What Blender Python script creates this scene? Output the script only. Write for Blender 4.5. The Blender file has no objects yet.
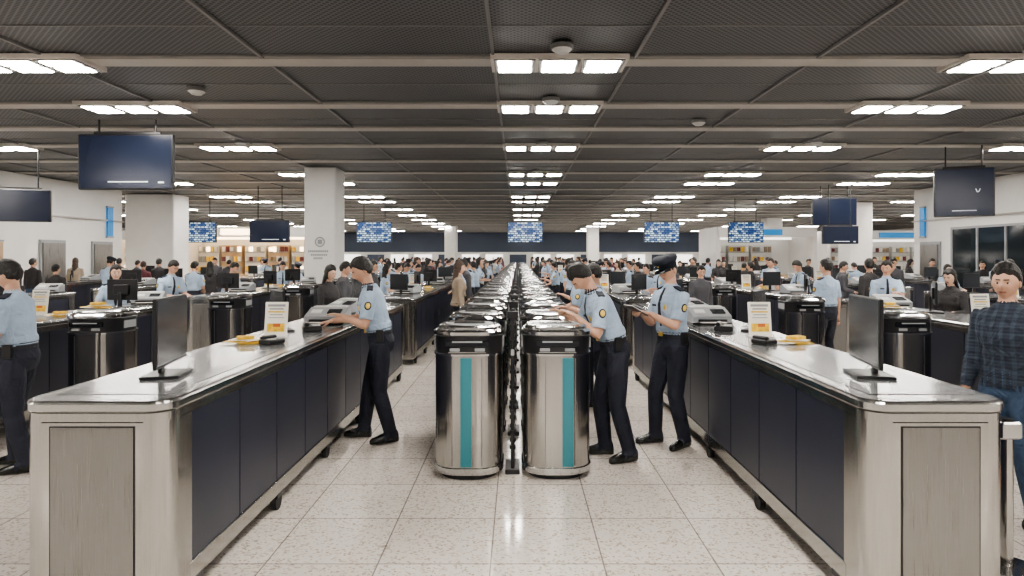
import bpy, math, random
from mathutils import Vector, Matrix, kdtree
random.seed(7)
S=bpy.context.scene
COL=S.collection
try: S.view_settings.look='AgX - Medium High Contrast'
except Exception as e: print(e)
F=650.0; H=1.8; CX=518.0; CY=256.0

# ---------------------------------------------------------------- materials
def new_mat(name):
    m=bpy.data.materials.new(name); m.use_nodes=True
    nt=m.node_tree; b=nt.nodes['Principled BSDF']
    return m,nt,b
def mat(name,col,rough=.5,metal=0.,noise=0.,nscale=8.,bump=0.,bscale=20.,stretch=None,spec=None,emis=None,estr=0.,rvar=0.):
    m,nt,b=new_mat(name)
    c=(col[0],col[1],col[2],1)
    b.inputs['Base Color'].default_value=c
    b.inputs['Roughness'].default_value=rough
    b.inputs['Metallic'].default_value=metal
    if spec is not None: b.inputs['Specular IOR Level'].default_value=spec
    tc=nt.nodes.new('ShaderNodeTexCoord'); mp=nt.nodes.new('ShaderNodeMapping')
    nt.links.new(tc.outputs['Object'],mp.inputs['Vector'])
    if stretch: mp.inputs['Scale'].default_value=stretch
    if noise>0:
        n=nt.nodes.new('ShaderNodeTexNoise'); n.inputs['Scale'].default_value=nscale; n.inputs['Detail'].default_value=4
        nt.links.new(mp.outputs[0],n.inputs['Vector'])
        r=nt.nodes.new('ShaderNodeValToRGB')
        r.color_ramp.elements[0].position=.3; r.color_ramp.elements[1].position=.7
        r.color_ramp.elements[0].color=tuple(max(0,x*(1-noise)) for x in col)+(1,)
        r.color_ramp.elements[1].color=tuple(min(1,x*(1+noise)) for x in col)+(1,)
        nt.links.new(n.outputs['Fac'],r.inputs[0]); nt.links.new(r.outputs[0],b.inputs['Base Color'])
        if rvar>0:
            mr=nt.nodes.new('ShaderNodeMapRange'); mr.inputs['From Min'].default_value=.3; mr.inputs['From Max'].default_value=.7
            mr.inputs['To Min'].default_value=rough-rvar; mr.inputs['To Max'].default_value=rough+rvar
            nt.links.new(n.outputs['Fac'],mr.inputs['Value']); nt.links.new(mr.outputs[0],b.inputs['Roughness'])
    if bump>0:
        n=nt.nodes.new('ShaderNodeTexNoise'); n.inputs['Scale'].default_value=bscale; n.inputs['Detail'].default_value=3; n.inputs['Distortion'].default_value=.8
        nt.links.new(mp.outputs[0],n.inputs['Vector'])
        bp=nt.nodes.new('ShaderNodeBump'); bp.inputs['Strength'].default_value=min(1,bump); bp.inputs['Distance'].default_value=.03
        nt.links.new(n.outputs['Fac'],bp.inputs['Height']); nt.links.new(bp.outputs[0],b.inputs['Normal'])
    if emis:
        b.inputs['Emission Color'].default_value=(emis[0],emis[1],emis[2],1); b.inputs['Emission Strength'].default_value=estr
    return m
M={}
M['steel']=mat('brushed_steel',(.50,.488,.47),.17,1,.07,3,stretch=(90,90,.8),rvar=.04)
M['steel_top']=mat('steel_top',(.58,.58,.575),.18,1,.03,3,stretch=(60,.8,60),rvar=.03)
M['steel_dk']=mat('satin_steel_panel',(.29,.28,.27),.30,1,.06,3,stretch=(90,90,.8),rvar=.04)
M['chrome']=mat('polished_steel',(.78,.78,.78),.10,1)
M['deskgrey']=mat('desk_laminate',(.34,.345,.35),.16,.5,.05,6)
M['navy']=mat('navy_panel',(.018,.021,.037),.34,0,.1,4)
M['black']=mat('black_plastic',(.012,.012,.014),.35)
M['blackg']=mat('black_gloss',(.012,.014,.018),.12)
M['rubber']=mat('rubber',(.02,.02,.02),.7)
M['teal']=mat('teal_stripe',(.04,.20,.24),.3)
M['white']=mat('white_plastic',(.62,.62,.60),.4)
M['grey']=mat('grey_plastic',(.30,.31,.32),.42)
M['paper']=mat('paper',(.85,.82,.74),.7)
M['yellow']=mat('yellow_print',(.80,.50,.05),.6,noise=.3,nscale=25)
M['orange']=mat('orange_fabric',(.60,.16,.04),.6)
M['glass_dk']=mat('dark_screen_glass',(.030,.033,.037),.2)
M['led']=mat('light_panel',(1,1,1),.5,emis=(1,.945,.875),estr=76)
M['lamp_frame']=mat('lamp_frame',(.62,.58,.53),.5)
M['wall']=mat('white_wall',(.72,.71,.69),.6,noise=.03,nscale=1.5)
M['pillar']=mat('pillar_paint',(.76,.75,.73),.55,noise=.03,nscale=2)
M['navywall']=mat('blue_grey_wall',(.045,.062,.10),.5,noise=.08,nscale=.6)
M['beam']=mat('ceiling_beam',(.40,.375,.345),.5,noise=.06,nscale=3)
M['rail']=mat('ceiling_rail',(.19,.185,.18),.5)
M['skin']=mat('skin',(.56,.33,.23),.5,noise=.06,nscale=20)
M['skin2']=mat('skin_light',(.62,.40,.29),.5,noise=.06,nscale=20)
M['lip']=mat('lips',(.36,.15,.12),.45)
M['hair']=mat('black_hair',(.012,.010,.009),.42,bump=.5,bscale=60)
M['hairb']=mat('brown_hair',(.05,.028,.018),.45,bump=.5,bscale=60)
M['eyew']=mat('eye_white',(.6,.58,.55),.3)
M['shirt']=mat('light_blue_shirt',(.36,.46,.585),.75,noise=.10,nscale=7,bump=1.0,bscale=10)
M['trouser']=mat('navy_trousers',(.016,.019,.032),.8,noise=.15,nscale=6,bump=1.0,bscale=8)
M['belt']=mat('black_leather',(.012,.012,.012),.35)
M['shoe']=mat('black_shoes',(.012,.012,.012),.22)
M['navycloth']=mat('navy_cloth',(.014,.018,.032),.75)
M['jeans']=mat('denim',(.05,.085,.15),.8,noise=.2,nscale=10,bump=.8,bscale=12)
M['darkjkt']=mat('dark_jacket',(.03,.028,.03),.75,noise=.15,nscale=6,bump=.6,bscale=12)
M['charcoal']=mat('charcoal_coat',(.07,.07,.08),.75,noise=.15,nscale=6,bump=.6,bscale=12)
M['beige']=mat('beige_coat',(.30,.24,.18),.75,noise=.1,nscale=6,bump=.6,bscale=12)
M['whitecl']=mat('white_shirt',(.65,.65,.66),.75,noise=.05,nscale=6,bump=.6,bscale=12)
M['redcl']=mat('maroon_top',(.14,.04,.05),.75,noise=.1,nscale=6,bump=.6,bscale=12)
M['gold']=mat('gold_badge',(.7,.5,.12),.35,.6)
M['blue']=mat('blue_sign',(.02,.16,.35),.4,emis=(.02,.2,.5),estr=.5)
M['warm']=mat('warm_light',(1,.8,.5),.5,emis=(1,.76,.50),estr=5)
M['cool']=mat('shop_light',(1,1,1),.5,emis=(1,.95,.88),estr=1.8)
M['wood']=mat('shelf_wood',(.44,.31,.19),.5,noise=.15,nscale=3)
M['winglass']=mat('window_glass',(.02,.026,.03),.06)
M['screenline']=mat('screen_text',(.6,.6,.6),.5,emis=(.8,.9,1),estr=.8)
M['display']=mat('display_face',(.008,.012,.025),.18,emis=(.012,.018,.042),estr=.4)
m,nt,b=new_mat('dark_plaid')
tc=nt.nodes.new('ShaderNodeTexCoord'); prev=None
for ax,scl in (('X',5),('Z',5),('Z',13)):
    w=nt.nodes.new('ShaderNodeTexWave'); w.bands_direction=ax; w.inputs['Scale'].default_value=scl; w.inputs['Distortion'].default_value=1.2; w.inputs['Detail Scale'].default_value=.6
    nt.links.new(tc.outputs['Object'],w.inputs['Vector'])
    r=nt.nodes.new('ShaderNodeValToRGB'); r.color_ramp.elements[0].position=.55; r.color_ramp.elements[1].position=.8
    r.color_ramp.elements[0].color=(.007,.010,.017,1); r.color_ramp.elements[1].color=(.022,.029,.040,1)
    nt.links.new(w.outputs['Fac'],r.inputs[0])
    if prev is None: prev=r
    else:
        mx=nt.nodes.new('ShaderNodeMixRGB'); mx.blend_type='ADD'; mx.inputs[0].default_value=.7
        nt.links.new(prev.outputs[0],mx.inputs[1]); nt.links.new(r.outputs[0],mx.inputs[2]); nt.links.new(mx.outputs[0],b.inputs['Base Color']); prev=mx
n=nt.nodes.new('ShaderNodeTexNoise'); n.inputs['Scale'].default_value=9; n.inputs['Distortion'].default_value=1
nt.links.new(tc.outputs['Object'],n.inputs['Vector']); bp=nt.nodes.new('ShaderNodeBump'); bp.inputs['Distance'].default_value=.04
nt.links.new(n.outputs['Fac'],bp.inputs['Height']); nt.links.new(bp.outputs[0],b.inputs['Normal'])
b.inputs['Roughness'].default_value=.85
M['plaid']=m
m,nt,b=new_mat('flight_board')
tc=nt.nodes.new('ShaderNodeTexCoord'); sx=nt.nodes.new('ShaderNodeSeparateXYZ'); cb=nt.nodes.new('ShaderNodeCombineXYZ')
nt.links.new(tc.outputs['Object'],sx.inputs[0]); nt.links.new(sx.outputs['X'],cb.inputs['X']); nt.links.new(sx.outputs['Z'],cb.inputs['Y'])
br=nt.nodes.new('ShaderNodeTexBrick'); br.offset=.37; br.inputs['Scale'].default_value=1; br.inputs['Brick Width'].default_value=.15; br.inputs['Row Height'].default_value=.085
br.inputs['Mortar Size'].default_value=.016; br.inputs['Bias'].default_value=-.1
br.inputs['Color1'].default_value=(.02,.06,.18,1); br.inputs['Color2'].default_value=(.75,.95,1.0,1); br.inputs['Mortar'].default_value=(.006,.02,.07,1)
nt.links.new(cb.outputs[0],br.inputs['Vector']); nt.links.new(br.outputs['Color'],b.inputs['Emission Color']); b.inputs['Emission Strength'].default_value=1.3
b.inputs['Base Color'].default_value=(.01,.02,.05,1); b.inputs['Roughness'].default_value=.2
M['board']=m
m,nt,b=new_mat('terrazzo_floor')
tc=nt.nodes.new('ShaderNodeTexCoord'); mp=nt.nodes.new('ShaderNodeMapping'); mp.inputs['Location'].default_value=(.16+.66*60,-3.8+.66*60,0)
nt.links.new(tc.outputs['Object'],mp.inputs['Vector'])
br=nt.nodes.new('ShaderNodeTexBrick'); br.offset=0; br.inputs['Scale'].default_value=1; br.inputs['Brick Width'].default_value=.66; br.inputs['Row Height'].default_value=.66
br.inputs['Mortar Size'].default_value=.005; br.inputs['Mortar Smooth'].default_value=.1
br.inputs['Color1'].default_value=(.70,.65,.595,1); br.inputs['Color2'].default_value=(.76,.715,.66,1); br.inputs['Mortar'].default_value=(.30,.27,.24,1)
nt.links.new(mp.outputs[0],br.inputs['Vector'])
vo=nt.nodes.new('ShaderNodeTexVoronoi'); vo.inputs['Scale'].default_value=70; nt.links.new(mp.outputs[0],vo.inputs['Vector'])
r=nt.nodes.new('ShaderNodeValToRGB'); r.color_ramp.elements[0].position=.0; r.color_ramp.elements[0].color=(.58,.52,.46,1)
r.color_ramp.elements[1].position=1; r.color_ramp.elements[1].color=(1,1,1,1)
e=r.color_ramp.elements.new(.3); e.color=(1,1,1,1); e=r.color_ramp.elements.new(.16); e.color=(.80,.76,.71,1)
sp=nt.nodes.new('ShaderNodeSeparateColor'); nt.links.new(vo.outputs['Color'],sp.inputs[0]); nt.links.new(sp.outputs[0],r.inputs[0])
mx=nt.nodes.new('ShaderNodeMixRGB'); mx.blend_type='MULTIPLY'; mx.inputs[0].default_value=1
nt.links.new(br.outputs['Color'],mx.inputs[1]); nt.links.new(r.outputs[0],mx.inputs[2]); nt.links.new(mx.outputs[0],b.inputs['Base Color'])
b.inputs['Roughness'].default_value=.10; b.inputs['Specular IOR Level'].default_value=.8
M['floor']=m
m,nt,b=new_mat('ceiling_perforated_mesh')
tc=nt.nodes.new('ShaderNodeTexCoord'); mp=nt.nodes.new('ShaderNodeMapping'); mp.inputs['Rotation'].default_value=(0,0,math.radians(45))
nt.links.new(tc.outputs['Object'],mp.inputs['Vector'])
br=nt.nodes.new('ShaderNodeTexBrick'); br.offset=0; br.inputs['Scale'].default_value=1; br.inputs['Brick Width'].default_value=.055; br.inputs['Row Height'].default_value=.055
br.inputs['Mortar Size'].default_value=.011; br.inputs['Mortar Smooth'].default_value=.3
br.inputs['Color1'].default_value=(.012,.012,.013,1); br.inputs['Color2'].default_value=(.016,.016,.017,1); br.inputs['Mortar'].default_value=(.105,.105,.11,1)
nt.links.new(mp.outputs[0],br.inputs['Vector']); nt.links.new(br.outputs['Color'],b.inputs['Base Color']); b.inputs['Roughness'].default_value=.5
M['ceil']=m

# ---------------------------------------------------------------- mesh builder
class MB:
    def __init__(s): s.v=[]; s.f=[]; s.m=[]; s.sm=[]; s.names=[]
    def mi(s,n):
        if n not in s.names: s.names.append(n)
        return s.names.index(n)
    def add(s,vs,fs,mn,smooth=False,T=None):
        o=len(s.v); k=s.mi(mn)
        for p in vs:
            p=Vector(p)
            s.v.append(T@p if T else p)
        for f in fs: s.f.append([i+o for i in f]); s.m.append(k); s.sm.append(smooth)
    def box(s,c,d,mn,R=None,bev=0):
        x,y,z=d[0]/2,d[1]/2,d[2]/2
        if bev>0:
            ly=[(-z,bev),(-z+bev,0),(z-bev,0),(z,bev)]
            fp=lambda ins: rrect(x-ins,y-ins,max(bev,.002),3)
            T=Matrix.Translation(c)@(R.to_4x4() if R else Matrix())
            s.stack(fp,ly,mn,T=T); return
        vs=[(a*x,b_*y,c_*z) for a in(-1,1) for b_ in(-1,1) for c_ in(-1,1)]
        fs=[(0,1,3,2),(4,6,7,5),(0,4,5,1),(2,3,7,6),(0,2,6,4),(1,5,7,3)]
        s.add(vs,fs,mn,False,Matrix.Translation(c)@(R.to_4x4() if R else Matrix()))
    def stack(s,fp,layers,mn,T=None,smooth=False,cap=True):
        vs=[];fs=[];n=None
        for z,ins in layers:
            ring=fp(ins); n=len(ring); vs+= [(p[0],p[1],z) for p in ring]
        for k in range(len(layers)-1):
            for i in range(n):
                j=(i+1)%n; fs.append((k*n+i,k*n+j,(k+1)*n+j,(k+1)*n+i))
        s.add(vs,fs,mn,smooth,T)
        if cap:
            s.add(vs[:n],[tuple(reversed(range(n)))],mn,False,T); s.add(vs[-n:],[tuple(range(n))],mn,False,T)
    def cyl(s,c,r,h,mn,seg=16,r2=None,axis='Z'):
        r2=r if r2 is None else r2
        vs=[];
        for z,rr in((0,r),(h,r2)):
            for i in range(seg):
                a=2*math.pi*i/seg; vs.append((rr*math.cos(a),rr*math.sin(a),z))
        fs=[(i,(i+1)%seg,seg+(i+1)%seg,seg+i) for i in range(seg)]+[tuple(reversed(range(seg))),tuple(range(seg,2*seg))]
        R=Matrix()
        if axis=='X': R=Matrix.Rotation(math.pi/2,4,'Y')
        if axis=='Y': R=Matrix.Rotation(-math.pi/2,4,'X')
        s.add(vs,fs,mn,False,Matrix.Translation(c)@R)
    def ell(s,c,r,mn,R=None,n=10):
        vs=[];fs=[]
        nv=n;nu=int(n*1.6)
        for i in range(1,nv):
            t=math.pi*i/nv
            for j in range(nu):
                p=2*math.pi*j/nu; vs.append((r[0]*math.sin(t)*math.cos(p),r[1]*math.sin(t)*math.sin(p),r[2]*math.cos(t)))
        vs.append((0,0,r[2])); vs.append((0,0,-r[2])); a=len(vs)-2
        for i in range(nv-2):
            for j in range(nu):
                k=(j+1)%nu; fs.append((i*nu+j,(i+1)*nu+j,(i+1)*nu+k,i*nu+k))
        for j in range(nu):
            k=(j+1)%nu; fs.append((a,j,k)); fs.append((a+1,(nv-2)*nu+k,(nv-2)*nu+j))
        s.add(vs,fs,mn,True,Matrix.Translation(c)@(R.to_4x4() if R else Matrix()))
    def loft(s,rings,mn,smooth=True):
        n=len(rings[0]); vs=[p for r in rings for p in r]; fs=[]
        for k in range(len(rings)-1):
            for i in range(n):
                j=(i+1)%n; fs.append((k*n+i,k*n+j,(k+1)*n+j,(k+1)*n+i))
        fs.append(tuple(reversed(range(n)))); fs.append(tuple((len(rings)-1)*n+i for i in range(n)))
        s.add(vs,fs,mn,smooth)
    def tube(s,pts,rad,mn,seg=12,step=None,ref=(1,0,0),flat=1.0):
        pts=[Vector(p) for p in pts]
        P=[];Rr=[]
        for i in range(len(pts)-1):
            L=(pts[i+1]-pts[i]).length; k=max(1,int(L/step)) if step else 1
            for q in range(k):
                t=q/k; P.append(pts[i].lerp(pts[i+1],t)); Rr.append(rad[i]*(1-t)+rad[i+1]*t)
        P.append(pts[-1]); Rr.append(rad[-1])
        rings=[];ref=Vector(ref)
        for i,p in enumerate(P):
            a=P[max(0,i-1)]; b_=P[min(len(P)-1,i+1)]; t=(b_-a).normalized()
            w=t.cross(ref)
            if w.length<.2: w=t.cross(Vector((0,1,0)))
            w.normalize(); u=w.cross(t).normalized()
            rings.append([p+u*Rr[i]*math.cos(2*math.pi*k/seg)+w*Rr[i]*flat*math.sin(2*math.pi*k/seg) for k in range(seg)])
        s.loft(rings,mn)
    def mesh(s,name):
        me=bpy.data.meshes.new(name)
        me.from_pydata([tuple(v) for v in s.v],[],s.f)
        for n in s.names: me.materials.append(M[n])
        me.polygons.foreach_set('material_index',s.m); me.polygons.foreach_set('use_smooth',s.sm)
        me.update(); return me
def rrect(hx,hy,r,seg=5):
    r=min(r,hx-.0005,hy-.0005); out=[]
    for cx,cy,a0 in((hx-r,hy-r,0),(-hx+r,hy-r,90),(-hx+r,-hy+r,180),(hx-r,-hy+r,270)):
        for i in range(seg+1):
            a=math.radians(a0+90*i/seg); out.append((cx+r*math.cos(a),cy+r*math.sin(a)))
    return out
def obj(name,me,loc=(0,0,0),rz=0,sc=1):
    if isinstance(me,MB): me=me.mesh(name)
    o=bpy.data.objects.new(name,me); o.location=loc; o.rotation_euler=(0,0,rz); o.scale=(sc,)*3
    COL.objects.link(o); return o

# ---------------------------------------------------------------- room
CZ=4.2
b=MB(); b.box((0,23,-.05),(72,90,.1),'floor'); obj('floor',b)
b=MB(); b.box((0,23,CZ+.08),(72,90,.1),'ceil')
ceil_y=[-20.7,-18.35,-16,-13.65,-11.3,-8.95,-6.6,-4.2,-1.8,.6,3.2,5.7,8.04,10.4,12.3,14.2,16.5,18.8]
y=21.1
while y<67: ceil_y.append(y); y+=2.35
for y in ceil_y: b.box((0,y,CZ+.015),(72,.30,.05),'beam'); b.box((0,y+1.15,CZ+.028),(72,.018,.012),'rail'); b.box((0,y-.21,CZ+.02),(72,.02,.03),'rail'); b.box((0,y+.21,CZ+.02),(72,.02,.03),'rail')
for x in [-30,-27,-24,-21,-18.3,-15.7,-13.2,-10.7,-8.2,-5.7,-3.1,-.3,1.42,3.64,6.1,8.6,11.1,13.6,16.1,18.6,21,24,27,30]:
    b.box((x,23,CZ+.015),(.035,90,.04),'rail')
obj('ceiling',b)
b=MB(); b.box((0,66,3.2),(72,.3,2.0),'navywall'); b.box((0,66,1.1),(72,.3,2.2),'wall')
for i in range(-14,15): b.box((i*2.4,65.82,1.15),(1.7,.06,1.6),'cool' if i%3 else 'navywall')
obj('wall_back',b)
b=MB(); b.box((0,-21.5,2.1),(30,.3,4.2),'navywall')  # unseen wall added behind camera, dark with pale strips for steel reflections
for i in range(-5,6): b.box((i*2.6,-21.3,1.25),(.8,.06,2.3),'wall')
obj('unseen_wall_front',b)
for sgn,nm in((-1,'wall_left'),(1,'wall_right')):
    b=MB(); b.box((sgn*14.65,1.2,2.1),(.3,45.2,4.2),'wall'); b.box((sgn*17.6,23.65,2.1),(5.6,.3,4.2),'wall')
    b.box((sgn*14.45,1.2,3.05),(.08,45.2,.05),'beam')
    for yy in range(-20,12,3): b.box((sgn*14.47,yy,1.3),(.05,1.6,2.4),'navywall')
    obj(nm,b)
    b=MB(); b.box((sgn*34,44,2.1),(.3,44,4.2),'wall'); obj(nm+'_outer',b)
    b=MB(); b.box((sgn*14.46,1.2,.08),(.05,45,.16),'grey'); obj('baseboard_'+('left' if sgn<0 else 'right'),b)
b=MB(); b.box((14.46,19.8,1.55),(.06,3.6,2.3),'winglass')
for yy in(18,19.2,20.4,21.6): b.box((14.42,yy,1.55),(.06,.07,2.36),'grey')
for zz in(.38,2.72): b.box((14.42,19.8,zz),(.06,3.66,.07),'grey')
obj('window_1',b)
for k,(sx_,yy) in enumerate(((-1,22.6),(1,22.8),(-1,20.2))):
    b=MB(); b.box((sx_*14.46,yy,1.15),(.06,1.1,2.3),'grey'); b.box((sx_*14.42,yy,1.12),(.06,.96,2.16),'steel_dk'); b.cyl((sx_*14.36,yy-.38,1.05),.02,.18,'chrome',8)
    obj('door_%d'%(k+1),b)
def wall_sign(x,y,z,w,h,mt='blue'):
    b=MB(); b.box((0,0,0),(.06,w,h),mt); b.box((0,0,h*.5+.03),(.08,w+.04,.05),'grey'); b.box((0,0,-h*.5-.03),(.08,w+.04,.05),'grey')
    obj('wall_sign',b,(x,y,z))
wall_sign(-14.44,23.0,3.0,.3,1.0); wall_sign(14.44,23.2,3.0,.25,1.0)
wall_sign(-14.44,17.6,1.95,1.2,.5,'wood')
PIL=[]
def pillar(x,y,w,d,extra=None):
    PIL.append((x,y,w/2,d/2))
    b=MB()
    b.stack(lambda i: rrect(w/2-i,d/2-i,.06,4),[(0,-.02),(.15,-.02),(.16,0),(4.19,0)],'pillar')
    b.stack(lambda i: rrect(w/2-i,d/2-i,.06,4),[(0.0,-.03),(.14,-.03)],'grey')
    if extra=='logo':
        for i in range(20):
            a=2*math.pi*i/20; b.box((.12*math.cos(a),-d/2-.008,2.18+.12*math.sin(a)),(.035,.01,.035),'grey')
        b.box((0,-d/2-.008,2.18),(.12,.01,.12),'grey')
        for i,(ww,zz) in enumerate(((.6,1.93),(.45,1.83),(.3,1.74))): 
            k=int(ww/.05)
            for j in range(k): b.box((-ww/2+j*.05,-d/2-.008,zz),(.034,.01,.05),'grey')
    obj('pillar',b,(x,y,0))
pillar(-5.35,18.0,.88,.88,'logo'); pillar(15.3,29.5,1.05,1.05); pillar(16.0,41,1.0,1.0)
pillar(-14.3,25.8,1.9,1.2); pillar(-16,41,1,1); pillar(-5.35,52,.95,.95); pillar(6.2,54,.95,.95)
pillar(21,28,1.4,1.2)

b=MB()
b.box((0,0,.03),(1.66,.60,.06),'lamp_frame')
for k in(-1,0,1):
    b.box((k*.54,0,-.006),(.50,.52,.014),'rail')
    b.box((k*.54,-.13,-.016),(.40,.19,.012),'led'); b.box((k*.54,.13,-.016),(.40,.19,.012),'led')
fix=b.mesh('recessed_ceiling_light')
lrows=[-18.35,-13.65,-8.95,-4.2,.6,3.2,8.04,10.4,14.2,18.8,21.1,25.8,28.15,32.8,37.5,42.2,46.9,51.6,56.3,61]
for y in lrows:
    for x in(-23,-17,-11.4,-6.1,.5,6.2,11.2,17,23):
        if abs(x)>14 and y<24: continue
        obj('recessed_ceiling_light',fix,(x,y,CZ-.045))
b=MB(); b.cyl((0,0,-.05),.13,.05,'rail',20); b.cyl((0,0,-.09),.07,.045,'white',16,.12); dome=b.mesh('smoke_detector')
for x,y in((.5,7.4),(.5,9.9),(-4.6,9.3),(.5,13.7),(-5.8,13.6),(6.2,13.5),(-9,7.3),(5.9,7.4),(.5,18.2),(3.2,11.5)):
    obj('smoke_detector',dome,(x,y,CZ-.0))

def display(name,x,y,z,w,h,rz=0,face='display',deco=True,glyph=False):
    b=MB()
    b.box((0,0,0),(w,.09,h),'black',bev=.012)
    b.box((0,-.048,0),(w-.05,.01,h-.05),face)
    top=CZ-z-.02
    for sx_ in(-.3,.3): b.cyl((sx_*w,.02,h/2-.01),.016,top-h/2,'black',8)
    b.box((0,.03,h/2+.02),(w*.7,.05,.05),'black')
    if deco:
        b.box((0.03*w,-.056,-h*.36),(w*.42,.006,.016),'screenline'); b.box((w*.38,-.056,-h*.37),(w*.06,.006,.025),'screenline')
    if glyph:
        b.box((.22,-.056,.03),(.010,.006,.08),'screenline',R=Matrix.Rotation(-.4,3,'Y')); b.box((.27,-.056,.03),(.010,.006,.08),'screenline',R=Matrix.Rotation(.4,3,'Y')); b.box((.0,-.056,-h*.38),(w*.4,.006,.010),'screenline')
    obj(name,b,(x,y,z),rz)
display('hanging_display_screen',-6.80,11.3,3.43,1.64,.96)
display('hanging_display_screen',9.6,14.0,3.17,1.1,1.04,math.radians(-24),deco=False,glyph=True)
display('hanging_display_screen',10.7,22,3.3,1.5,.92,0,deco=False)
display('hanging_display_screen',10.7,21.6,2.5,1.2,.6,0)
display('hanging_display_screen',-8.4,22,2.63,1.35,.75,0)
display('hanging_display_screen',-11.1,14.4,2.92,1.3,.72,math.radians(20),deco=False)
display('hanging_display_screen',-16.2,24.6,2.6,1.0,.7,0,deco=False)
for x in(-13.1,-5.9,.3,5.9,9.35): display('flight_information_display',x,26.7,2.77,1.45,.84,0,'board',False)
def shop(x0,x1,y,warm=True):
    b=MB(); w=x1-x0; cx=(x0+x1)/2
    b.box((cx,y+3,1.6),(w,.2,3.2),'wall'); b.box((x0,y+1.5,1.6),(.2,3,3.2),'wall'); b.box((x1,y+1.5,1.6),(.2,3,3.2),'wall')
    b.box((cx,y+1.5,3.0),(w,3,.15),'wall'); b.box((cx,y-.05,2.95),(w,.12,.5),'wall'); 
    b.box((cx,y-.13,2.95),(w*.3,.05,.28),'warm' if warm else 'blue')
    b.box((cx,y+2.3,2.75),(w-.4,.1,.2),'warm' if warm else 'cool'); b.box((cx,y+1.2,2.9),(w-.4,.5,.04),'warm' if warm else 'cool')
    n=int(w/1.2)
    for i in range(n):
        xx=x0+.6+i*1.2
        b.box((xx,y+2.6,1.2),(1.05,.4,2.3),'wood' if warm and i%2 else 'white')
        for sh in range(4):
            b.box((xx,y+2.38,.5+sh*.5),(1.0,.06,.04),'grey')
            for q in range(5):
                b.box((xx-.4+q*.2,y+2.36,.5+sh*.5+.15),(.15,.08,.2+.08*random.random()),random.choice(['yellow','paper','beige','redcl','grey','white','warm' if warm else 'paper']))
        b.box((xx,y+.3,.45),(.8,.5,.9),'white' if i%2 else 'wood')
    obj('duty_free_shop',b)
shop(-16.5,-9.7,31); shop(-32,-23.5,36,False); shop(-23.3,-17.5,36); shop(17.2,25,36,False); shop(9.7,14.4,31.5,False); shop(26,33,34)

# ---------------------------------------------------------------- counters
def counter(L,W=.72):
    b=MB(); hx=W/2
    n=max(2,int(L/1.15))
    for i in range(n+1):
        yy=.3+(L-.6)*i/n
        for sx_ in(-1,1):
            b.cyl((sx_*(hx-.03)-.02,yy,.06),.06,.04,'rubber',18,axis='X'); b.box((sx_*(hx-.03),yy,.11),(.07,.13,.03),'black')
    T=Matrix.Translation((0,L/2,0))
    b.box((0,L/2,.6),(W-.05,L-.3,.8),'black')
    segs=max(1,round((L-.5)/.6)); pw=(L-.46)/segs
    for i in range(segs):
        yy=.23+pw*(i+.5)
        for sx_ in(-1,1): b.box((sx_*(hx-.02),yy,.605),(.024,pw-.012,.77),'navy',bev=.003)
    for y0 in(.12,L-.12):
        e=-1 if y0<1 else 1
        def fp(i,e=e):
            r=.115; pts=[]; hy=.12; seg=14
            if e<0:
                pts+= [(hx-i,hy-i),(-hx+i,hy-i)]
                for k in range(seg+1):
                    a=math.radians(180+90*k/seg); pts.append((-hx+r+(r-i)*math.cos(a),-hy+r+(r-i)*math.sin(a)))
                for k in range(seg+1):
                    a=math.radians(270+90*k/seg); pts.append((hx-r+(r-i)*math.cos(a),-hy+r+(r-i)*math.sin(a)))
            else:
                for k in range(seg+1):
                    a=math.radians(0+90*k/seg); pts.append((hx-r+(r-i)*math.cos(a),hy-r+(r-i)*math.sin(a)))
                for k in range(seg+1):
                    a=math.radians(90+90*k/seg); pts.append((-hx+r+(r-i)*math.cos(a),hy-r+(r-i)*math.sin(a)))
                pts+= [(-hx+i,-hy+i),(hx-i,-hy+i)]
            return pts
        b.stack(fp,[(.11,.01),(.12,0),(1.0,0)],'steel',Matrix.Translation((0,y0,0)))
        yf=y0+e*.121
        pw2=W-.31
        b.box((0,yf,.58),(pw2,.006,.80),'black'); b.box((0,yf+e*.002,.58),(pw2-.012,.008,.788),'steel_dk',bev=.002)
    for sx_ in(-1,1):
        b.box((sx_*(hx-.012),L/2,.17),(.03,L-.44,.10),'steel',bev=.004)
    b.stack(lambda i: rrect(hx-i,L/2-i,.115,10),[(.99,.010),(.995,.0),(1.040,0),(1.048,.012)],'steel',T)
    b.stack(lambda i: rrect(hx+.010-i,L/2+.010-i,.12,10),[(1.048,.006),(1.054,0),(1.085,0),(1.094,.004),(1.10,.016)],'steel_top',T)
    b.box((0,L/2,1.0985),(W-.16,L-.30,.006),'black'); b.box((0,L/2,1.1),(W-.17,L-.31,.005),'deskgrey')
    return b.mesh('service_counter')
TOP=1.104
c65=counter(6.55); c65r=counter(6.55,.69); c63=counter(6.3); c5=counter(5.6)
rows=[(-2.05,3.13,c65,6.55),(2.035,3.13,c65r,6.55)]
yy=10.6
while yy<50:
    rows+=[(-2.05,yy,c63,6.3),(2.055,yy,c63,6.3)]; yy+=7.2
for xl,y0,y1 in((-5.40,4.2,44),(5.05,3.4,44),(-8.9,7,34),(8.5,7.5,34),(-12.2,10,24),(11.9,11,24)):
    yy=y0
    while yy<y1:
        if not any(abs(xl-p[0])<p[2]+.45 and yy-.1<p[1]+p[3] and yy+5.7>p[1]-p[3] for p in PIL): rows.append((xl,yy,c5,5.6)); yy+=7.0
        else: yy+=.5
for x,y,me,L in rows: obj('service_counter',me,(x,y,0))

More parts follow.
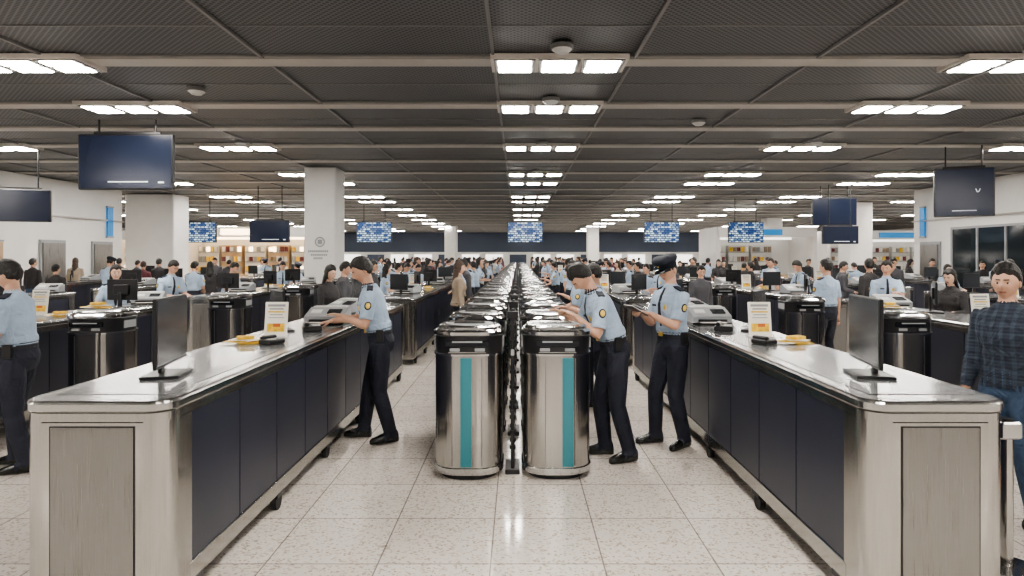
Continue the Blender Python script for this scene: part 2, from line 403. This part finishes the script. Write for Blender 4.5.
def kiosk(so=0,stripe=True):
    b=MB(); fp=lambda i: rrect(.285-i,.29-i,.2,14)
    b.stack(fp,[(0,.05),(.05,.05)],'black')
    b.stack(fp,[(.045,.01),(.055,0),(.10,0),(.105,.008)],'chrome')
    b.stack(fp,[(.105,.008),(1.0,.008)],'steel')
    b.stack(fp,[(1.0,0),(1.015,0)],'chrome')
    b.stack(fp,[(1.015,.012),(1.15,.006),(1.16,.012)],'black')
    b.box((0,-.28,1.10),(.34,.03,.05),'blackg',bev=.004); b.box((0,-.292,1.115),(.24,.02,.012),'grey'); b.box((-.1,-.285,1.05),(.08,.02,.025),'grey',bev=.003); b.box((.1,-.285,1.05),(.08,.02,.025),'grey',bev=.003)
    b.box((0,-.288,1.03),(.30,.02,.006),'chrome')
    b.stack(fp,[(1.155,.006),(1.165,-.004),(1.19,-.004),(1.205,.02)],'chrome')
    b.stack(fp,[(1.205,.03),(1.225,.03),(1.235,.05)],'steel_top')
    b.stack(fp,[(1.236,.09),(1.238,.10)],'grey')
    b.box((0,.0,1.243),(.26,.16,.012),'steel_top',bev=.004)
    if stripe: b.box((so,-.284,.55),(.09,.012,.87),'teal',bev=.002)
    for sx_ in(-1,1): b.box((sx_*.12+so*.3,-.279,.55),(.004,.006,.86),'steel_dk')
    for sx_ in(-1,1): b.box((sx_*.281,0,1.085),(.012,.2,.08),'grey',bev=.003)
    return b.mesh('self_service_kiosk')
k1=kiosk(-.01); k2=kiosk(.085); k3=kiosk(0,False)
y=5.18
while y<56:
    obj('self_service_kiosk',k1,(-.405,y+.29,0)); obj('self_service_kiosk',k2,(.315,y+.30,0)); y+=1.15 if y<20 else 1.6
for x,y in((-4.4,6.9),(-4.4,9.95),(4.02,6.9),(4.05,9.3)): obj('self_service_kiosk',k3,(x,y,0)) 
for x in(-4.4,4.05):
    for q in range(9): obj('self_service_kiosk',k3,(x,13+q*3.4,0))
b=MB()
b.box((0,0,.02),(.12,.3,.04),'black',bev=.005)
for yy in(-.1,.1):
    b.cyl((0,yy,.04),.016,1.26,'black',10)
    for k in range(9): b.cyl((0,yy,.2+k*.125),.026,.03,'rubber',10)
b.box((0,0,1.0),(.03,.26,.05),'grey',bev=.004); b.box((0,0,.5),(.03,.26,.05),'black'); b.box((0,-.1,1.31),(.09,.03,.06),'black',bev=.005); b.ell((0,.1,1.31),(.03,.03,.04),'black')
for k in range(6): b.tube([(0,-.1,.9-k*.1),(.03,0,.82-k*.1),(0,.1,.9-k*.1)],[.006]*3,'grey',6)
post=b.mesh('cable_post_stand')
y=5.5
while y<50: obj('cable_post_stand',post,(-.045,y,0)); y+=1.15

def monitor(name='computer_monitor',w=.50,h=.34,hgt=.12,fr='black'):
    b=MB()
    b.box((0,.02,.008),(.28,.21,.016),'black',bev=.004); b.box((0,.05,hgt/2+.05),(.05,.025,hgt+.1),fr,bev=.004)
    b.box((0,.0,hgt+h/2),(w,.022,h),fr,bev=.005); b.box((0,-.0125,hgt+h/2+.004),(w-.02,.003,h-.03),'glass_dk'); b.box((0,.025,hgt+h/2),(w*.5,.03,h*.5),'black',bev=.008)
    return b.mesh(name)
mon=monitor(w=.54,h=.39,hgt=.07,fr='black'); mon_s=monitor(w=.42,h=.28,hgt=.10)
def machine():
    b=MB()
    prof=[(-.2,0),(.2,0),(.2,.17),(.08,.19),(-.2,.10)]
    vs=[(x,y,z) for x in(-.23,.23) for (y,z) in prof]; n=5
    fs=[(i,(i+1)%n,n+(i+1)%n,n+i) for i in range(n)]+[tuple(reversed(range(n))),tuple(range(n,2*n))]
    b.add(vs,fs,'grey'); b.box((0,.0,.012),(.48,.42,.024),'black',bev=.006); b.box((0,.12,.19),(.40,.12,.02),'white',bev=.005)
    b.box((0,-.205,.05),(.34,.02,.03),'black'); b.box((.1,-.07,.148),(.16,.12,.012),'glass_dk',R=Matrix.Rotation(math.radians(18),3,'X'))
    b.box((-.12,-.07,.148),(.12,.1,.01),'white',R=Matrix.Rotation(math.radians(18),3,'X')); b.box((0,-.23,.03),(.30,.08,.008),'paper')
    return b.mesh('document_printer')
mach=machine()
def placard():
    b=MB(); b.box((0,0,.006),(.20,.09,.012),'white',bev=.002); R=Matrix.Rotation(math.radians(-8),3,'X')
    def q(x,z,w,h,m_,d=.008): b.box(Vector((0,.015,.155))+R@Vector((x,-.003-d/2+.002,z)),(w,d,h),m_,R=R)
    b.box((0,.015,.155),(.195,.006,.29),'paper',R=R)
    q(0,-.075,.15,.07,'yellow'); q(.01,-.055,.06,.03,'orange',.012); q(0,.115,.15,.02,'grey'); q(0,.085,.12,.012,'grey'); q(0,.06,.14,.012,'yellow'); q(0,.035,.11,.008,'grey'); q(0,.01,.13,.006,'grey')
    return b.mesh('sign_holder')
plac=placard()
def docstack():
    b=MB(); 
    for i in range(7): b.box((random.uniform(-.07,.07),random.uniform(-.06,.06),.004+i*.004),(.16,.11,.004),random.choice(['yellow','paper']),R=Matrix.Rotation(random.uniform(-1,1),3,'Z'))
    b.box((.02,0,.045),(.13,.09,.025),'yellow',R=Matrix.Rotation(.4,3,'Z'),bev=.003)
    return b.mesh('document_stack')
docs=docstack()
def tray():
    b=MB(); b.stack(lambda i: rrect(.17-i,.12-i,.03,4),[(0,.02),(.05,0),(.055,.005),(.012,.02)],'grey'); b.box((0,0,.03),(.2,.14,.02),'paper')
    return b.mesh('document_tray')
tr=tray()
def phone():
    b=MB(); b.box((0,0,.025),(.17,.19,.05),'black',bev=.01); b.box((-.05,0,.065),(.045,.18,.035),'black',bev=.01); b.box((.03,.05,.053),(.07,.05,.008),'grey')
    for i in range(3):
        for j in range(3): b.box((.01+i*.025,-.06+j*.025,.053),(.016,.016,.008),'white')
    return b.mesh('desk_phone')
tel=phone()
for s in(-1,1):
    obj('computer_monitor',mon,(s*2.03,3.80,TOP),s*math.radians(-101))
    obj('computer_monitor',mon_s,(s*2.24,6.05,TOP),s*math.radians(55))
    obj('sign_holder',plac,(s*2.08,5.58,TOP)); obj('document_stack',docs,(s*2.2,5.2,TOP)); obj('desk_phone',tel,(s*1.95,5.15,TOP),s*.5,.8)
    obj('document_printer',mach,(s*1.97,6.75,TOP),0,.85); obj('document_printer',mach,(s*2.1,8.0,TOP),s*.5,.85)
    obj('document_tray',tr,(s*2.1,7.35,TOP),s*1.3,.85); obj('desk_phone',tel,(s*1.92,6.05,TOP),-s*.4)
    obj('computer_monitor',mon_s,(s*2.15,8.9,TOP),s*math.radians(50))
for x,y,me,L in rows:
    if abs(x)<3 and y<4: continue
    for q in range(3):
        t=y+.8+q*1.9
        obj('computer_monitor',mon_s,(x+random.uniform(-.1,.1),t,TOP),random.uniform(-1.2,1.2)+(0 if random.random()<.5 else math.pi))
        if q!=1: obj('document_printer',mach,(x+random.uniform(-.06,.06),t+.75,TOP),random.choice([0,.3,-.3]),.85)
        else: obj('sign_holder',plac,(x-.2,t+.7,TOP)); obj('document_stack',docs,(x+.1,t+.6,TOP))
for x,y in((-4.4,6.9),(4.02,6.9)): obj('document_stack',docs,(x-.08,y,1.25),.5)
b=MB(); b.cyl((0,0,0),.16,.015,'steel',28); b.cyl((0,0,.015),.15,.012,'steel',28,.05); b.cyl((0,0,.02),.032,.78,'steel',20); b.box((0,0,.80),(.12,.09,.10),'steel_top',bev=.01); b.cyl((0,0,.85),.03,.015,'black',14)
obj('queue_stanchion',b,(2.82,3.75,0))
b=MB(); b.box((0,0,.19),(.28,.2,.28),'navycloth',bev=.03); b.box((0,0,.42),(.29,.21,.20),'orange',bev=.04); b.box((0,-.11,.41),(.2,.03,.11),'orange',bev=.012); b.box((0,-.125,.45),(.2,.01,.015),'black')
for sx_ in(-.1,.1): b.cyl((sx_-.015,0,.03),.03,.03,'rubber',12,axis='X'); b.cyl((sx_,.06,.5),.008,.25,'steel',8)
b.box((0,.06,.75),(.24,.03,.03),'black',bev=.005); obj('suitcase',b,(3.34,3.98,0),.2,.85)

# ---------------------------------------------------------------- people
def V(*a): return Vector(a)
def ik(A,B,l1,l2,pole):
    d=B-A; L=d.length; 
    if L>(l1+l2)*.998: 
        B=A+d.normalized()*(l1+l2)*.998; d=B-A; L=d.length
    n=d.normalized(); a=(l1*l1-l2*l2+L*L)/(2*L); h=math.sqrt(max(0,l1*l1-a*a))
    p=pole-n*pole.dot(n); p.normalize()
    return A+n*a+p*h,B
def person_mesh(name,lean=0,hp=0,hy=0,hands=((-.25,-.02,.82),(.25,-.02,.82)),feet=((-.11,0),(.11,.02)),shirt='shirt',pants='trouser',
        skin='skin',hair='hair',style='short',sleeve='short',fem=False,cap=False,uniform=True,vox=.014,curl=.5,prop=None,collar=None,sd_=0,vol=0.):
    src=MB(); ex=MB()
    w=.90 if fem else 1.0
    def spine(s):
        p=V(0,0,.92); a=math.radians(lean)
        n=24; 
        if s<=0: return p+V(0,0,s),0.0
        for i in range(n):
            ss=s*(i+.5)/n; ang=a*min(1,.25+ss/.35)
            p=p+V(0,-math.sin(ang),math.cos(ang))*s/n
        ang=a*min(1,.25+s/.35)
        return p,ang
    def ring(s,rx,ry,off=0,n=28):
        p,a=spine(s); fw=V(0,-math.cos(a),-math.sin(a)); lx=V(1,0,0); out=[]
        for k in range(n):
            t=2*math.pi*k/n; c=math.cos(t); sn=math.sin(t)
            c=math.copysign(abs(c)**.85,c); sn=math.copysign(abs(sn)**.9,sn)
            out.append(p+lx*rx*c+fw*(ry*sn+off))
        return out
    prof=[(-.09,.12,.09,0),(-.04,.155,.115,-.01),(.03,.168,.122,-.012),(.10,.160,.115,-.004),(.16,.152,.110,0),(.24,.156,.114,.004),(.34,.170,.124,.01),(.42,.180,.122,.008),(.47,.180,.108,0),(.51,.150,.088,-.005),(.545,.095,.070,-.01),(.57,.062,.060,-.008)]
    if fem: prof=[(-.09,.13,.10,0),(-.04,.165,.115,-.01),(.03,.178,.122,-.015),(.10,.158,.108,-.004),(.16,.136,.095,0),(.24,.142,.102,.006),(.34,.158,.128,.02),(.42,.160,.115,.012),(.47,.158,.098,0),(.51,.130,.080,-.005),(.545,.080,.062,-.01),(.57,.055,.055,-.008)]
    def interp(s):
        for i in range(len(prof)-1):
            if prof[i][0]<=s<=prof[i+1][0]:
                t=(s-prof[i][0])/(prof[i+1][0]-prof[i][0]); t2=t*t*(3-2*t)
                return [prof[i][k]*(1-t2)+prof[i+1][k]*t2 for k in(1,2,3)]
        return prof[-1][1:]
    def seg_t(s0,s1,mn,grow=0):
        n=max(2,int((s1-s0)/.018)); rs=[]
        for i in range(n+1):
            s=s0+(s1-s0)*i/n; a=interp(s); rs.append(ring(s,a[0]+grow,a[1]+grow,a[2]))
        src.loft(rs,mn)
    seg_t(-.09,.115,pants)
    if uniform: seg_t(.10,.145,'belt',.004); seg_t(.135,.57,shirt,.006); seg_t(.150,.19,shirt,.016)
    else: seg_t(-.0,.57,shirt,.012)
    pb,ab=spine(.53); pn,an=spine(.57)
    R=Matrix.Rotation(math.radians(hy),3,'Z')@Matrix.Rotation(math.radians(hp),3,'X')
    na=an*.6+math.radians(hp)*.35
    hc=pn+V(0,-math.sin(na),math.cos(na))*.145+V(0,-.012,0)
    src.tube([pb,pn,hc+R@V(0,.015,-.04)],[.058,.054*(w),.05*w],skin,16,.015)
    src.tube([pn+V(0,.0,-.02),pn+V(0,-.004,.018)],[.068*w,.060*w],collar or shirt,18,.012)
    for i,sx in enumerate((-1,1)):
        hip=V(sx*.088,0.0,.90); ank=V(feet[i][0],feet[i][1],.085)
        kn,ank=ik(hip,ank,.425,.405,V(sx*.1,-1,0))
        src.tube([hip+V(0,0,.03),hip.lerp(kn,.35),kn,kn.lerp(ank,.35),kn.lerp(ank,.92),ank+V(0,0,-.025)],[.094,.094,.072,.071,.062,.066],pants,18,.018)
        fx=sx*.25; d=V(math.sin(fx),-math.cos(fx),0) ; pr=V(d.y,-d.x,0)
        rs=[]
        for t,wd,hh in((-.075,.018,.03),(-.065,.034,.055),(-.03,.040,.062),(.03,.042,.055),(.09,.046,.042),(.14,.046,.034),(.18,.036,.028),(.20,.016,.018)):
            c=V(ank.x,ank.y,0)+d*t
            rs.append([c+pr*wd*math.cos(2*math.pi*k/14)+V(0,0,hh+hh*math.copysign(abs(math.sin(2*math.pi*k/14))**.7,math.sin(2*math.pi*k/14))) for k in range(14)])
        src.loft(rs,'shoe')
    for i,sx in enumerate((-1,1)):
        ps,a=spine(.475); sh=ps+V(sx*.172*w,.0,0); T=V(*hands[i])
        el,wr=ik(sh,T,.285,.25,V(sx*.55,.75,-.8))
        r=w
        if sleeve=='short':
            m1=sh.lerp(el,.80)
            src.tube([ps+V(sx*.09,0,-.01),sh,sh.lerp(el,.25),m1],[.060*r,.065*r,.064*r,.062*r],shirt,16,.015)
            src.tube([sh.lerp(el,.7),el,el.lerp(wr,.3),wr],[.042*r,.038*r,.038*r,.026*r],skin,14,.015)
        else:
            src.tube([ps+V(sx*.09,0,-.01),sh,sh.lerp(el,.3),el,el.lerp(wr,.9)],[.062*r,.068*r,.060*r,.052*r,.040*r],shirt,16,.015)
            src.tube([el.lerp(wr,.8),wr],[.027,.025],skin,12,.015)
        fd=(wr-el).normalized()
        if T.z>1.0: fd=(fd+V(0,-.25,-.15)).normalized()
        nrm=V(0,0,-1) if abs(fd.z)<.75 else V(-sx,0,0)
        nrm=(nrm-fd*nrm.dot(fd)).normalized(); sd=fd.cross(nrm).normalized()
        th=sd if (sd.x*(-sx)>0) else -sd
        if abs(fd.z)>=.75: th=V(0,-1,0); th=(th-fd*th.dot(fd)).normalized(); sd=th
        rs=[]
        for t,wd,tk in((-.015,.024,.019),(.02,.031,.017),(.055,.040,.014),(.085,.040,.012)):
            c=wr+fd*t; rs.append([c+sd*wd*math.cos(2*math.pi*k/12)+nrm*tk*math.sin(2*math.pi*k/12) for k in range(12)])
        ex.loft(rs,skin)
        for j,(o,ln) in enumerate(((.030,.072),(.010,.080),(-.010,.074),(-.029,.058))):
            p=wr+fd*.08+th*o; pts=[p]; ang=0; 
            for q,fr in enumerate((.45,.3,.25)):
                ang+=curl*(.5+.25*q)*(1+.08*j); dd=fd*math.cos(ang)+nrm*math.sin(ang); p=p+dd*ln*fr; pts.append(p)
            ex.tube(pts,[.0095,.0088,.008,.0062],skin,8,None,ref=tuple(th))
        p0=wr+fd*.03+th*.026; p1=p0+(th*.8+fd*.5+nrm*.3).normalized()*.035; p2=p1+(th*.25+fd*.9+nrm*.4).normalized()*.03; p3=p2+(fd+nrm*.5).normalized()*.022
        ex.tube([p0-th*.012,p0,p1,p2,p3],[.011,.013,.011,.010,.007],skin,8,None,ref=tuple(nrm))
        if uniform:
            dirs=(el-sh).normalized(); out=V(sx,0,0); out=(out-dirs*out.dot(dirs)).normalized()
            ex.box(ps+V(sx*.120*w,0,.070),(.11,.055,.014),'navycloth',R=Matrix.Rotation(sx*.32,3,'Y'))
            c=sh.lerp(el,.38)+out*.062*r; z=dirs; yv=out.cross(z)
            Rm=Matrix((out,yv,z)).transposed()
            ex.ell(c,(.008,.032,.040),'navycloth',R=Rm,n=8); ex.ell(c+out*.005,(.008,.022,.028),'gold',R=Rm,n=8)
    if uniform:
        p,a=spine(.12); 
        ex.box(p+V(0,-.128,.002),(.05,.02,.04),'gold',bev=.004); ex.box(p+V(.165*w,.01,-.03),(.035,.07,.12),'black',bev=.008); ex.box(p+V(-.165*w,.02,-.02),(.03,.05,.08),'black',bev=.006)
        p,a=spine(.38); Rl=Matrix.Rotation(a,3,'X'); 
        ex.box(p+Rl@V(.08,-.132,0),(.035,.01,.045),'gold',R=Rl,bev=.002); ex.box(p+Rl@V(-.08,-.132,.01),(.06,.008,.018),'navycloth',R=Rl)
        pts=[]
        for s in(.55,.48,.40,.30,.2):
            q,aa=spine(s); ii=interp(s); pts.append(q+V(0,-math.cos(aa),-math.sin(aa))*(ii[1]+ii[2]+.008))
        ex.tube(pts,[.012,.018,.020,.024,.012],'navycloth',8,None,flat=.35)
    if prop=='papers': 
        c=(V(*hands[0])+V(*hands[1]))/2+V(0,-.11,.03); Rp=Matrix.Rotation(math.radians(-28),3,'X')
        ex.box(c,(.15,.20,.008),'black',R=Rp,bev=.003); ex.box(c+Rp@V(0,0,.006),(.14,.19,.005),'paper',R=Rp)
    me=src.mesh('tmp'); o=bpy.data.objects.new('tmp',me); COL.objects.link(o)
    md=o.modifiers.new('r','REMESH'); md.mode='VOXEL'; md.voxel_size=vox
    sm=o.modifiers.new('s','SMOOTH'); sm.factor=.5; sm.iterations=3
    dg=bpy.context.evaluated_depsgraph_get(); em=bpy.data.meshes.new_from_object(o.evaluated_get(dg))
    kd=kdtree.KDTree(len(src.v)); vm=[0]*len(src.v)
    for f,k in zip(src.f,src.m):
        for i in f: vm[i]=k
    for i,v in enumerate(src.v): kd.insert(v,i)
    kd.balance()
    out=MB(); vs=[v.co.copy() for v in em.vertices]
    for v in vs:
        if v.z<.0: v.z=0.0
    out.v=vs; out.names=list(src.names)
    for p in em.polygons:
        _,i,_=kd.find(p.center); out.f.append(list(p.vertices)); out.m.append(vm[i]); out.sm.append(True)
    bpy.data.objects.remove(o); bpy.data.meshes.remove(me); bpy.data.meshes.remove(em)
    def merge(mb):
        o=len(out.v); mp=[out.mi(n) for n in mb.names]
        out.v+=mb.v
        for f,k,s_ in zip(mb.f,mb.m,mb.sm): out.f.append([i+o for i in f]); out.m.append(mp[k]); out.sm.append(s_)
    hd=MB(); NU=56; NV=44
    g=lambda x,s: math.exp(-(x/s)**2)
    def hshape(d):
        x,y,z=d; X=.076*x; Y=.097*y; Z=.118*z
        if z<0:
            k=-z; X*=1-.34*k**1.5; 
            if y>0: Y*=1-.5*k
            else: Y*=1-.10*k
        else:
            if y<0: Y*=1-.06*z
        if y<0:
            n=g(x,.13)*(g(z+.14,.14)*.021+g(z-.05,.12)*.008)
            Y-=n
            Y+=(g(abs(x)-.36,.18)*g(z-.06,.12))*.009
            Y-=g(abs(x)-.34,.25)*g(z-.24,.08)*.004
            Y-=g(x,.28)*g(z+.46,.09)*.006
            Y-=g(x,.25)*g(z+.85,.18)*.008
            Y-=g(abs(x)-.5,.2)*g(z+.22,.2)*.003
        return V(X,Y,Z)
    def grid(fn,mfn):
        vs=[];dirs=[]
        for i in range(1,NV):
            t=math.pi*i/NV
            for j in range(NU):
                p=2*math.pi*j/NU; d=(math.sin(t)*math.cos(p),math.sin(t)*math.sin(p),math.cos(t)); dirs.append(d); vs.append(fn(d))
        for d in((0,0,1),(0,0,-1)): dirs.append(d); vs.append(fn(d))
        a=len(vs)-2; fs=[]
        for i in range(NV-2):
            for j in range(NU):
                k=(j+1)%NU; fs.append((i*NU+j,(i+1)*NU+j,(i+1)*NU+k,i*NU+k))
        for j in range(NU):
            k=(j+1)%NU; fs.append((a,j,k)); fs.append((a+1,(NV-2)*NU+k,(NV-2)*NU+j))
        o=len(hd.v); hd.v+=[hc+R@v for v in vs]
        for f in fs:
            c=Vector((0,0,0))
            for i in f: c+=Vector(dirs[i])
            c/=len(f); hd.f.append([i+o for i in f]); hd.m.append(hd.mi(mfn(c))); hd.sm.append(True)
    def fm(c):
        if c.y<-.6:
            if abs(c.x)<.25 and -.52<c.z<-.42: return 'lip'
            if .14<abs(c.x)<.52 and .19<c.z<.275: return hair
        return skin
    grid(hshape,fm)
    long=style=='long'
    rr=random.Random(sd_+int(lean*3+hp))
    ph=[rr.uniform(0,6.28) for _ in range(4)]
    def hfn(d):
        x,y,z=d; base=hshape(d)
        line=.52 if y<-.55 else (.52-(y+.55)*1.15 if y<0.0 else max(-.5,-.14-y*.6))
        line+=.06*math.sin(7*x+ph[0])
        if long and y>-.25: line=-.8
        k=(z-line)/.12; k=max(0,min(1,k)); k=k*k*(3-2*k)
        tuft=.018*math.sin(9*x+ph[1])*math.sin(8*y+ph[2])+.010*math.sin(17*x+11*z+ph[3])
        f=.955+k*(.175+vol+(.055 if z>.4 else 0)+tuft*(1+vol*8)); 
        if cap: f=min(f,1.05)
        return base*f+V(0,.004*k,.004*k)
    grid(hfn,lambda c:hair)
    if long:
        rs=[]
        for t,wd,tk,yy in((.02,.07,.05,.045),(-.05,.084,.055,.05),(-.11,.088,.05,.055),(-.17,.092,.042,.062),(-.23,.088,.034,.068),(-.29,.06,.02,.072)):
            rs.append([hc+R@V(0,yy,t)+R@V(wd*math.cos(2*math.pi*k/20),tk*math.sin(2*math.pi*k/20)-(abs(math.cos(2*math.pi*k/20))**3)*.035,0) for k in range(20)])
        hd.loft(rs,hair)
    for sx in(-1,1):
        if not long: hd.ell(hc+R@V(sx*.077,.008,-.005),(.010,.018,.030),skin,R=R,n=8)
        # eye: seated at the socket surface
        xe=.029; de=(xe/.076,-math.sqrt(max(0,1-(xe/.076)**2-.0025)),.05); ps_=hshape(de)
        hd.ell(hc+R@V(sx*xe,ps_.y+.0035,.006),(.0135,.008,.0062),'eyew',R=R,n=8); hd.ell(hc+R@V(sx*xe,ps_.y-.0020,.006),(.0066,.0040,.0060),'black',R=R,n=8)
        hd.ell(hc+R@V(sx*xe,ps_.y+.0015,.0125),(.0150,.006,.0018),hair,R=R,n=6)
    if cap:
        rs=[]
        for z,rx,ry,yo in((.030,.082,.102,0),(.075,.084,.104,0),(.080,.100,.118,-.005),(.105,.112,.130,-.008),(.125,.100,.118,.0),(.135,.06,.07,.004),(.137,.01,.01,.004)):
            rs.append([hc+R@V(rx*math.cos(2*math.pi*k/28),yo+ry*math.sin(2*math.pi*k/28),z+.012*(-math.sin(2*math.pi*k/28)>0)*(z>.09)) for k in range(28)])
        hd.loft(rs,'navycloth')
        vs=[];n=12
        for ro in(0,.055):
            for zz in(0,-.006):
                for k in range(n+1):
                    a=math.pi+math.pi*(.12+.76*k/n); m_=math.sin(math.pi*k/n)
                    vs.append(hc+R@V((.083+ro*.15)*math.cos(a),(.103+ro*(.3+.7*m_))*math.sin(a),.040+zz-ro*.35))
        q=n+1; fs=[]
        for k in range(n):
            fs+=[(k,k+1,2*q+k+1,2*q+k),(q+k,3*q+k,3*q+k+1,q+k+1),(2*q+k,2*q+k+1,3*q+k+1,3*q+k)]
        hd.add(vs,fs,'blackg',True); hd.ell(hc+R@V(0,-.112,.082),(.016,.008,.018),'gold',R=R,n=6)
    merge(hd); merge(ex)
    return out.mesh(name)
def put(name,me,x,y,rz,h=1.75): return obj(name,me,(x,y,0),math.radians(rz),h/1.755)

A=person_mesh('security_officer',lean=14,hp=28,hy=15,hands=((-.16,-.47,1.125),(.14,-.34,1.20)),feet=((-.11,-.16),(.12,.10)),vox=.008,curl=.25,collar='navycloth',vol=.02)
put('security_officer',A,-1.35,6.38,-80,1.80)
B=person_mesh('security_officer',lean=25,hp=55,hy=12,hands=((-.16,-.42,1.25),(.14,-.38,1.25)),feet=((-.11,-.05),(.12,.10)),vox=.008,curl=.3,collar='navycloth',vol=.02,sd_=3)
put('security_officer',B,.86,5.80,-82,1.80)
C=person_mesh('security_officer',lean=2,hp=20,hy=10,hands=((-.06,-.30,1.24),(.07,-.30,1.24)),feet=((-.12,-.10),(.13,.04)),vox=.008,curl=.9,cap=True,prop='papers')
put('security_officer',C,1.47,6.2,-66,1.79)
D=person_mesh('security_officer',lean=6,hp=15,hands=((-.15,-.42,1.125),(.14,-.28,1.05)),feet=((-.11,-.08),(.12,.12)),vox=.009,curl=.5)
put('security_officer',D,-4.22,5.5,-82,1.76)
E=person_mesh('traveler',lean=2,hp=6,hy=16,hands=((-.22,-.12,.86),(.22,-.08,.84)),feet=((-.11,-.06),(.12,.08)),vox=.009,shirt='plaid',pants='jeans',sleeve='long',uniform=False,skin='skin',vol=.05,sd_=9)
put('traveler',E,3.34,4.42,-66,1.74)
Wm=person_mesh('female_security_officer',lean=6,hp=6,hy=10,hands=((-.20,-.36,1.12),(.24,-.34,1.12)),style='long',fem=True,vox=.011,skin='skin2',curl=.2)
T2=person_mesh('traveler',lean=5,hp=15,hands=((-.15,-.34,1.12),(.15,-.34,1.12)),style='long',hair='hair',fem=True,shirt='darkjkt',pants='navycloth',sleeve='long',uniform=False,vox=.012,skin='skin2')
I1=person_mesh('security_officer',hp=5,hy=15,vox=.014)
I2=person_mesh('security_officer',lean=14,hp=30,hands=((-.15,-.40,1.12),(.15,-.38,1.12)),vox=.014)
I3=person_mesh('security_officer',lean=3,hp=25,hands=((-.08,-.3,1.15),(.10,-.3,1.18)),vox=.014,cap=True)
I4=person_mesh('security_officer',lean=5,hp=12,hy=-25,hands=((-.10,-.3,1.05),(.10,-.42,1.25)),vox=.014,feet=((-.14,-.1),(.12,.08)))
T1=person_mesh('traveler',hp=0,hy=-20,shirt='darkjkt',pants='jeans',sleeve='long',uniform=False,vox=.014,feet=((-.11,-.12),(.11,.14)))
T3=person_mesh('traveler',hp=8,shirt='beige',pants='navycloth',sleeve='long',uniform=False,style='long',fem=True,vox=.014,hair='hairb',skin='skin2')
T4=person_mesh('traveler',hp=5,hy=20,shirt='whitecl',pants='jeans',sleeve='short',uniform=False,vox=.014,hands=((-.1,-.25,1.1),(.25,-.02,.85)))
T5=person_mesh('traveler',hp=5,hy=20,shirt='redcl',pants='darkjkt',sleeve='long',uniform=False,vox=.014,hands=((-.1,-.3,1.1),(.1,-.3,1.1)),hair='hairb')
T6=person_mesh('traveler',lean=4,hp=14,hy=-10,shirt='charcoal',pants='darkjkt',sleeve='long',uniform=False,vox=.014,hands=((-.12,-.28,1.05),(.24,-.02,.84)),hair='hair',feet=((-.13,.08),(.11,-.12)),sd_=5)
placed=[]
def putp(n,me,x,y,rz,h): placed.append((x,y)); put(n,me,x,y,rz,h)
putp('female_security_officer',Wm,-6.12,9.9,28,1.66)
putp('security_officer',I2,-6.2,11.5,60,1.74)
putp('traveler',T2,-2.82,9.6,60,1.66)
putp('traveler',T6,-2.9,10.7,100,1.70)
putp('security_officer',I1,4.75,10.0,200,1.74)
putp('traveler',T6,-3.0,12.2,80,1.72)
putp('security_officer',I3,2.9,13.0,-60,1.72); putp('security_officer',I4,6.0,10.6,-20,1.72); putp('traveler',T1,6.6,12.2,200,1.74)
putp('security_officer',I2,6.0,13.6,-80,1.72); putp('traveler',T2,5.95,8.9,-60,1.62)
putp('security_officer',I4,.95,7.6,-80,1.70); putp('security_officer',I2,.92,8.9,-95,1.70)
offs=[I1,I2,I3,I2,Wm,I4,I4]; trav=[T1,T2,T3,T4,T1,T2,T6,T6,T5,T6,T1]
def crowd(x,y0,y1,n,po,jit,rots):
    for i in range(n):
        for tr_ in range(12):
            yy=random.uniform(y0,y1); xx=x+random.uniform(-jit,jit)
            if all((xx-a)**2+(yy-c)**2>.36 for a,c in placed) and not any(abs(xx-p[0])<p[2]+.35 and abs(yy-p[1])<p[3]+.35 for p in PIL): break
        else: continue
        placed.append((xx,yy))
        off=random.random()<po; me=random.choice(offs if off else trav)
        nm=me.name.split('.')[0]
        put(nm,me,xx,yy,random.choice(rots)+random.uniform(-25,25),random.uniform(1.58,1.76))
crowd(-1.2,11.5,20,7,.8,.15,(-90,-90,90)); crowd(-1.2,20,50,14,.5,.2,(-90,90,0))
crowd(1.2,10.0,20,7,.75,.12,(90,-90,90)); crowd(1.2,20,50,14,.5,.2,(-90,90,0))
crowd(-2.95,13.2,50,24,.4,.15,(90,60,90)); crowd(2.95,14,50,24,.4,.15,(-90,-60,-90))
crowd(-3.6,13,50,10,.15,.1,(0,90,180)); crowd(3.42,12,50,10,.15,.05,(0,90,180))
crowd(-6.25,13,44,11,.5,.15,(90,60,0)); crowd(5.95,15,44,11,.5,.15,(-90,-60,0))
crowd(-7.6,12,45,10,.2,.3,(0,90,180)); crowd(7.2,12,45,10,.25,.3,(0,90,180))
crowd(-10.5,11,29,10,.25,.6,(0,90,180)); crowd(10.2,11,29,11,.3,.6,(0,-90,180))
crowd(-13.3,16,24,5,.2,.3,(0,90,180)); crowd(13.2,16,29,6,.2,.3,(0,90,180))
crowd(0,58,63,14,.2,12,(0,90,180))

w=bpy.data.worlds.new('World'); S.world=w; w.use_nodes=True
w.node_tree.nodes['Background'].inputs[0].default_value=(.95,.97,1,1); w.node_tree.nodes['Background'].inputs[1].default_value=.9
cam=bpy.data.cameras.new('Camera'); co=bpy.data.objects.new('Camera',cam); COL.objects.link(co)
co.location=(0,0,H); co.rotation_euler=(math.radians(90),0,0)
cam.sensor_width=36; cam.lens=F/1024*36; cam.shift_x=-(CX-512)/1024; cam.shift_y=-(288-CY)/1024
cam.clip_end=300
S.camera=co
